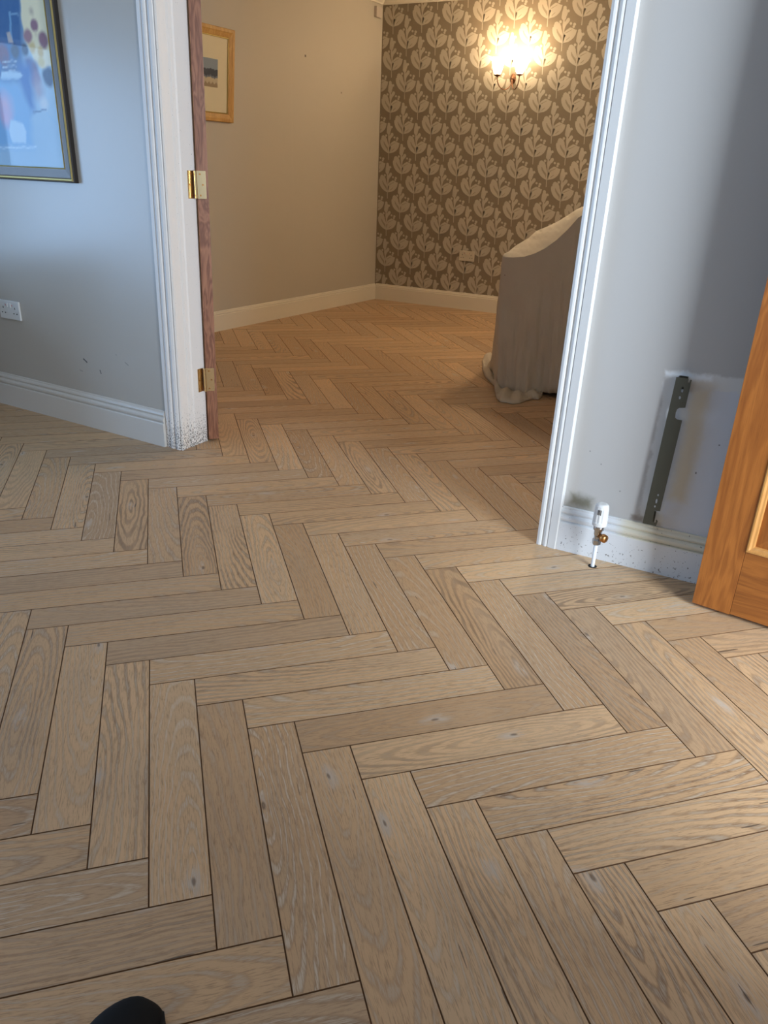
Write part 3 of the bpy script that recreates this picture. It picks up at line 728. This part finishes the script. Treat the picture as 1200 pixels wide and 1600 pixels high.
# the picture and blue window reflection in its glass, coloured on a fine grid
def picpt(px, py):
    p = ML.inverted() @ hit(px, py, ML @ Vector((0, -0.013, 0)), (ML.to_3x3() @ Vector((0, 1, 0))))
    return p.x, p.z
blobs = []
def poly(pts, col, soft=0.004): blobs.append(([picpt(*p) for p in pts], srgb(*col), soft, 0))
def disc(px, py, r, col, soft=0.01, sq=1.0): x, z = picpt(px, py); blobs.append(((x, z, r, sq), srgb(*col), soft, 1))
poly([(-200, -120), (31, -60), (36, 60), (38, 130), (-200, 190)], (30, 92, 150), 0.02)
poly([(29, -60), (75, -60), (84, 100), (66, 108), (52, 92), (38, 60), (33, 20)], (244, 232, 192), 0.004)
poly([(14, 18), (17, 18), (19, 60), (16, 60)], (110, 160, 200), 0.002)
poly([(15, 18), (30, 22), (30, 25), (15, 21)], (120, 165, 200), 0.002)
poly([(10, 52), (16, 50), (20, 68), (12, 66)], (190, 180, 176), 0.003)
disc(49, 18, 0.010, (196, 176, 150)); disc(54, 40, 0.021, (150, 104, 118), 0.005); disc(43, 56, 0.024, (168, 124, 130), 0.006); disc(67, 62, 0.028, (146, 100, 112), 0.006)
disc(50, 74, 0.019, (220, 194, 128), 0.006); disc(63, 82, 0.017, (218, 184, 104), 0.006); disc(64, 97, 0.018, (226, 204, 132), 0.006); disc(56, 54, 0.009, (228, 214, 180), 0.004)
disc(23, 80, 0.024, (16, 34, 66), 0.006); disc(38, 78, 0.020, (20, 42, 78), 0.006); disc(76, 120, 0.034, (14, 44, 88), 0.008); disc(4, 84, 0.035, (110, 50, 80)); disc(8, 96, 0.02, (90, 60, 100))
for k in range(7): poly([(4, 96+k*4), (24, 94+k*4), (26, 95.5+k*4), (4, 97.6+k*4)], (206, 220, 232) if k % 2 == 0 else (40, 80, 130), 0.002)
disc(45, 98, 0.02, (90, 84, 130)); disc(52, 108, 0.03, (110, 92, 128)); disc(56, 124, 0.03, (140, 120, 150)); disc(60, 140, 0.03, (170, 160, 176), 0.02)
poly([(28, 100), (48, 98), (54, 170), (46, 180), (36, 160), (30, 130)], (42, 104, 176), 0.02)
poly([(2, 112), (32, 112), (36, 118), (28, 124), (2, 124)], (178, 208, 230), 0.004)
poly([(-60, 120), (30, 128), (48, 175), (52, 230), (-60, 232)], (120, 172, 216), 0.02)
disc(7, 165, 0.04, (206, 170, 196), 0.03); disc(10, 185, 0.03, (200, 168, 200), 0.02)
poly([(17, 186), (36, 194), (42, 206), (40, 224), (20, 222), (14, 204)], (186, 214, 236), 0.004)
disc(68, 162, 0.022, (206, 214, 222), 0.012)
poly([(50, 174), (72, 170), (73, 172), (50, 177)], (80, 110, 150), 0.002)
poly([(72, 176), (86, 190), (85, 191), (72, 178)], (150, 190, 220), 0.002)
poly([(-60, 231), (56, 229), (57, 231), (-60, 233)], (206, 230, 248), 0.003)
NX, NZ = 190, 120
IX0, IX1, IZ0, IZ1 = PX0+0.05, PX1-0.05, PZ0+0.05, PZ1-0.05
pv, pf, pc = [], [], []
def seg_d(px, pz, a, b):
    ax, az = a; bx, bz = b; dx, dz = bx-ax, bz-az; t = max(0, min(1, ((px-ax)*dx + (pz-az)*dz)/(dx*dx+dz*dz+1e-12)))
    return math.hypot(px-ax-t*dx, pz-az-t*dz)
for b in blobs:
    if b[3] == 0:
        xs = [p[0] for p in b[0]]; zs = [p[1] for p in b[0]]; b[0].append((min(xs)-0.03, max(xs)+0.03, min(zs)-0.03, max(zs)+0.03))
for j in range(NZ+1):
    for i in range(NX+1):
        x = IX0 + (IX1-IX0)*i/NX; z = IZ0 + (IZ1-IZ0)*j/NZ
        pv.append((x, -0.012, z))
        wx = x + 0.002*math.sin(z*90 + x*40) + 0.002*math.sin(z*31 + 2); wz = z + 0.0015*math.sin(x*75) + 0.001*math.sin(x*160 + z*60)
        s = 0.5 + 0.25*math.sin(x*9+z*4) + 0.2*math.sin(z*17 - x*5)
        c = [a*(1-s) + b*s for a, b in zip(srgb(150, 186, 214), srgb(176, 204, 222))]
        for sh_, col, soft, kind in blobs:
            if kind == 1:
                cx, cz, r, sq = sh_; d = math.hypot(wx-cx, (wz-cz)*sq) - r
                if d > soft: continue
            else:
                bb = sh_[-1]
                if not (bb[0] < wx < bb[1] and bb[2] < wz < bb[3]): continue
                pts = sh_[:-1]; ins = False; d = 9
                for q in range(len(pts)):
                    a, b2 = pts[q], pts[(q+1) % len(pts)]
                    if (a[1] > wz) != (b2[1] > wz) and wx < (b2[0]-a[0])*(wz-a[1])/(b2[1]-a[1]) + a[0]: ins = not ins
                    d = min(d, seg_d(wx, wz, a, b2))
                d = -d if ins else d
                if d > soft: continue
            k = max(0, min(1, 0.5 - d/(2*soft)))
            c = [a*(1-k) + b*k for a, b in zip(c, col)]
        pc.append((*c, 1))
for j in range(NZ):
    for i in range(NX):
        a = j*(NX+1) + i; pf.append((a, a+1, a+NX+2, a+NX+1))
def canvas(name, pv, pf, pc, parent, rough, coat):
    me = bpy.data.meshes.new(name); me.from_pydata(pv, [], pf); ca = me.color_attributes.new('paint', 'FLOAT_COLOR', 'POINT')
    for i, c in enumerate(pc): ca.data[i].color = c
    t = NT(name + '_paint'); c = t.n('Attribute', attribute_name='paint').outputs['Color']
    nz = t.noise(t.n('TexCoord').outputs['Object'], 40, 3)
    c = t.mix(t.M('MULTIPLY', nz, 0.12), c, (0.3, 0.4, 0.5))
    return link(name, me, t.fin(c, rough, 0.0, Coat_Weight=coat, Coat_Roughness=0.03, Coat_IOR=1.6), parent)
canvas('glazed_picture', pv, pf, pc, import_pic, 0.6, 0.30)

# ------------------------------------------------------------------ small framed seascape on the far wall
sp = empty('framed_seascape', (0, 0, 0)); sp.matrix_world = MF @ Matrix.Translation((0, -0.016, 0)) @ Matrix.Translation((0, 0.0155, 1.39)) @ Matrix.Rotation(math.radians(0.0), 4, 'X')
tag(sp, 'small seascape in a wide pale oak frame on the far taupe wall', 'picture')
SHX = 0.0
def frame_x(bm, x0, x1, z0, z1, prof, lean=0.085):
    ring = [[bm.verts.new((x, -q - lean*z, z)) for x, z in ((x0+p, z0+p), (x1-p, z0+p), (x1-p, z1-p), (x0+p, z1-p))] for p, q in prof]
    k = len(ring)
    for i in range(k):
        for j in range(4): bm.faces.new((ring[i][j], ring[i][(j+1) % 4], ring[(i+1) % k][(j+1) % 4], ring[(i+1) % k][j]))
sx0, sx1, sz1 = -0.24, 0.296, 0.545
for nm, mat, prof in (('frame', pine_frame, [(0, 0), (0, 0.018), (0.004, 0.022), (0.020, 0.022), (0.026, 0.019), (0.048, 0.014), (0.050, 0.012), (0.050, 0)]),
                      ('frame_slip', gold, [(0.0505, 0), (0.0505, 0.012), (0.055, 0.013), (0.057, 0.010), (0.057, 0)])):
    bm = bmesh.new(); frame_x(bm, sx0, sx1, 0.0, sz1, prof); obj(nm, bm, mat, sp)
bm = bmesh.new()
def flat(bm, x0, x1, z0, z1, y, lean=0.085):
    vs = [bm.verts.new((x, y - lean*z, z)) for x, z in ((x0, z0), (x1, z0), (x1, z1), (x0, z1))]; bm.faces.new(vs)
flat(bm, sx0+0.056, sx1-0.056, 0.056, sz1-0.056, -0.006); obj('mount', bm, simple('cream_mount', srgb(226, 214, 180), 0.7), sp)
pv, pf, pc = [], [], []
nx, nz = 50, 40; ax0, ax1, az0, az1 = -0.09, 0.146, 0.200, 0.362
for j in range(nz+1):
    for i in range(nx+1):
        x = ax0 + (ax1-ax0)*i/nx; h = j/nz; z = az0 + (az1-az0)*h; pv.append((x, -0.0085 - 0.085*z, z))
        e = 0.02*math.sin(i*0.4) + 0.015*math.sin(i*1.1)
        if h > 0.64 + e*0.6: c = srgb(132, 146, 158)
        elif h > 0.40 + e: c = srgb(30, 38, 58)
        elif h > 0.33 + e: c = srgb(96, 104, 120)
        else: c = srgb(196, 180, 146) if (h + 0.04*math.sin(i*0.9)) > 0.14 or i < 12 else srgb(150, 126, 92)
        pc.append((*c, 1))
for j in range(nz):
    for i in range(nx): a = j*(nx+1)+i; pf.append((a, a+1, a+nx+2, a+nx+1))
canvas('seascape_print', pv, pf, pc, sp, 0.6, 0.2)

# ------------------------------------------------------------------ alarm sensor in the far corner
bm = bmesh.new(); box(bm, (2.085, -0.026, 2.287), (2.165, 0.0, 2.365), MF, 0.004)
sb = obj('alarm_sensor', bm, simple('sensor_grey', srgb(196, 184, 172), 0.5), None); tag(sb, 'small white alarm sensor high in the far corner under the coving', 'sensor')
sb2 = None

# ------------------------------------------------------------------ radiator bracket
def rwp(u, z, off): return (RX + u, YR - off, z)
br = empty('radiator_bracket', (RX + 0.28, YR, 0.16)); tag(br, 'grey steel radiator bracket with slots and hooks on the right wall', 'bracket')
def inv2(o, p): o.matrix_parent_inverse = Matrix.Translation(p.location).inverted()
OFF = 0.030
outl = [(0.2572,0.1640),(0.2974,0.1640),(0.3000,0.1800),(0.2960,0.1850),(0.2935,0.1840),(0.2950,0.1760),(0.2915,0.1735),(0.2850,0.1770),(0.2849,0.2129),(0.3005,0.2143),(0.3108,0.5022),(0.2960,0.5028),(0.2905,0.5070),(0.2897,0.5213),(0.2915,0.5320),(0.2960,0.5365),(0.3123,0.5400),(0.3144,0.6200),(0.3110,0.6210),(0.3100,0.6120),(0.3060,0.6120),(0.3055,0.6222),(0.2726,0.6231)]
def plate_with_holes():
    bm = bmesh.new()
    vs = [bm.verts.new(rwp(u, z, OFF)) for u, z in outl]; es = [bm.edges.new((vs[i], vs[(i+1) % len(vs)])) for i in range(len(vs))]
    def hole(cx, cz, rx_, rz_, n=12):
        v = [bm.verts.new(rwp(cx + rx_*math.cos(2*PI*i/n), cz + rz_*math.sin(2*PI*i/n), OFF)) for i in range(n)]
        return [bm.edges.new((v[i], v[(i+1) % n])) for i in range(n)]
    for h in ((0.2950, 0.5895, 0.0032, 0.0085), (0.2925, 0.5660, 0.0030, 0.0050), (0.2862, 0.2640, 0.0022, 0.0040), (0.2850, 0.2440, 0.0026, 0.0080), (0.2835, 0.2260, 0.0024, 0.0040)): es += hole(*h)
    r = bmesh.ops.triangle_fill(bm, edges=es, use_beauty=True, use_dissolve=False)
    bmesh.ops.recalc_face_normals(bm, faces=bm.faces)
    ex = bmesh.ops.extrude_face_region(bm, geom=bm.faces[:])
    bmesh.ops.translate(bm, verts=[g for g in ex['geom'] if isinstance(g, bmesh.types.BMVert)], vec=(0, 0.002, 0))
    return bm
o = obj('bracket_plate', plate_with_holes(), steel, br); inv2(o, br)
bm = bmesh.new()
for z0, z1 in ((0.585, 0.6225), (0.1645, 0.20)):
    bm = bmesh.new(); u0 = 0.2572 + (0.2726-0.2572)*(z0-0.164)/(0.459)
    box(bm, rwp(u0+0.006, z0, OFF-0.0021), rwp(u0+0.008, z1, 0.002)); box(bm, rwp(u0+0.0079, z0, 0.002), rwp(u0+0.030, z1, 0.0))
    o = obj('bracket_foot', bm, steel, br); inv2(o, br)

# ------------------------------------------------------------------ thermostatic valve on its pipe
VX, VY = 1.791, -0.118
rv = empty('radiator_valve', (VX, VY, 0)); tag(rv, 'white thermostatic radiator valve on a short white pipe by the skirting', 'valve')
bm = bmesh.new(); lathe(bm, [(0.006, -0.004), (0.0062, 0.0), (0.0062, 0.090)], None, 14); obj('pipe', bm, pipe_white, rv, True)
bm = bmesh.new(); lathe(bm, [(0.0185, 0.0004), (0.0185, 0.0009), (0.0062, 0.0011)], Matrix.Scale(0.75, 4), 20); obj('floor_hole', bm, dark, rv)
bm = bmesh.new(); lathe(bm, [(0.008, 0.076), (0.0135, 0.080), (0.0140, 0.094), (0.0105, 0.099), (0.0100, 0.112)], None, 6); obj('compression_nut', bm, chrome, rv)
bm = bmesh.new(); lathe(bm, [(0.010, 0.108), (0.0125, 0.114), (0.0125, 0.126), (0.0165, 0.130), (0.0165, 0.142), (0.013, 0.148)], None, 18); obj('valve_body', bm, chrome, rv, True)
bm = bmesh.new(); lathe(bm, [(0.007, 0.0), (0.0085, 0.012), (0.0125, 0.014), (0.0135, 0.020), (0.0125, 0.028), (0.006, 0.031)], Matrix.Translation((0.006, -0.006, 0.112)) @ Matrix.Rotation(math.radians(-35), 4, 'Z') @ Matrix.Rotation(PI/2, 4, 'Y'), 16); o = obj('union_nut', bm, copper, rv, True); o['label'] = 'tarnished brass union nut'
bm = bmesh.new(); lathe(bm, [(0.017, 0.142), (0.0225, 0.146), (0.0230, 0.156), (0.0222, 0.160), (0.0215, 0.200), (0.0200, 0.211), (0.0165, 0.2165), (0.010, 0.218), (0.001, 0.2175)], None, 48, 0.045, 1, (0.157, 0.205)); obj('thermostat_head', bm, plastic, rv)
for k in (-1, 0, 1):
    a = math.radians(-92 + k*11); bm = bmesh.new()
    box(bm, (-0.0009, -0.0004, 0), (0.0009, 0.0004, 0.017), Matrix.Translation((0.0224*math.cos(a), 0.0224*math.sin(a), 0.186)) @ Matrix.Rotation(a + PI/2, 4, 'Z')); obj('dial_mark', bm, dark, rv)

# ------------------------------------------------------------------ unseen sofa along the left wall, added to shade its lower part
added_sofa = empty('sofa', ML @ Vector((-2.05, -0.06, 0)), LW_ANG); tag(added_sofa, 'grey fabric sofa added unseen against the left wall to shade it', 'sofa')
fab = simple('grey_fabric', srgb(120, 116, 110), 0.95, bump=0.2, bscale=300)
def spart(n, a, b, bev): bm = bmesh.new(); box(bm, a, b, None, bev); obj(n, bm, fab, added_sofa, True)
spart('base', (-0.62, -0.86, 0.10), (0.62, -0.02, 0.30), 0.02)
for x0, x1 in ((-0.80, -0.62), (0.62, 0.80)): spart('arm', (x0, -0.90, 0.06), (x1, -0.02, 0.66), 0.05)
for x0, x1 in ((-0.61, -0.003), (0.003, 0.61)): spart('seat_cushion', (x0, -0.88, 0.302), (x1, -0.26, 0.45), 0.04); spart('back_cushion', (x0, -0.30, 0.452), (x1, -0.10, 0.86), 0.06)
spart('backrest', (-0.62, -0.12, 0.302), (0.62, 0.0, 0.82), 0.04)

# ------------------------------------------------------------------ toe of a black shoe at the lower edge
def shoe():
    hd = Vector((-0.15, 0.99)).normalized(); ang = math.atan2(hd.y, hd.x)
    r = empty('shoe', (1.604, -2.033, 0), ang); tag(r, 'black leather shoe on the floor, only its toe in view at the bottom', 'shoe')
    # stations along the foot: x, half width left, half width right, height
    st = [(-0.125, 0.026, 0.026, 0.060), (-0.11, 0.034, 0.034, 0.082), (-0.06, 0.036, 0.036, 0.092), (-0.01, 0.036, 0.038, 0.084), (0.05, 0.044, 0.042, 0.066), (0.10, 0.050, 0.044, 0.052), (0.135, 0.047, 0.042, 0.045), (0.16, 0.036, 0.041, 0.041), (0.176, 0.020, 0.039, 0.037), (0.184, 0.004, 0.032, 0.028)]
    bm = bmesh.new(); rings = []; n = 20
    for x, a, b, h in st:
        row = []
        for i in range(n):
            t = PI*i/(n-1); c = math.cos(t); s = math.sin(t)
            wdt = a if c > 0 else b
            row.append(bm.verts.new((x, wdt*(abs(c)**0.8)*(1 if c > 0 else -1), 0.014 + (h-0.014)*(s**0.75))))
        rings.append(row)
    for j in range(len(rings)-1):
        for i in range(n-1): bm.faces.new((rings[j][i], rings[j][i+1], rings[j+1][i+1], rings[j+1][i]))
        bm.faces.new((rings[j][0], rings[j+1][0], rings[j+1][-1], rings[j][-1]))
    bm.faces.new(rings[0]); bm.faces.new(rings[-1][::-1])
    o = obj('upper', bm, black_leather, r, True); mo = o.modifiers.new('s', 'SUBSURF'); mo.levels = 1; mo.render_levels = 1
    bm = bmesh.new(); pts = [(x - 0.002, a + 0.003) for x, a, b, h in st] + [(x - 0.002, -b - 0.003) for x, a, b, h in reversed(st)]
    prism(bm, pts, 0.0005, 0.016); obj('sole', bm, black_rubber, r)
    bm = bmesh.new(); box(bm, (0.085, -0.03, 0.050), (0.092, 0.03, 0.0545), None, 0.001); obj('toe_seam', bm, black_rubber, r)
    for k in range(4):
        x = 0.062 - k*0.022; bm = bmesh.new(); tube(bm, [(x, -0.022, 0.064 + k*0.005), (x+0.003, 0, 0.071 + k*0.005), (x, 0.022, 0.064 + k*0.005)], 0.0025, 8); obj('lace', bm, black_rubber, r, True)
shoe()
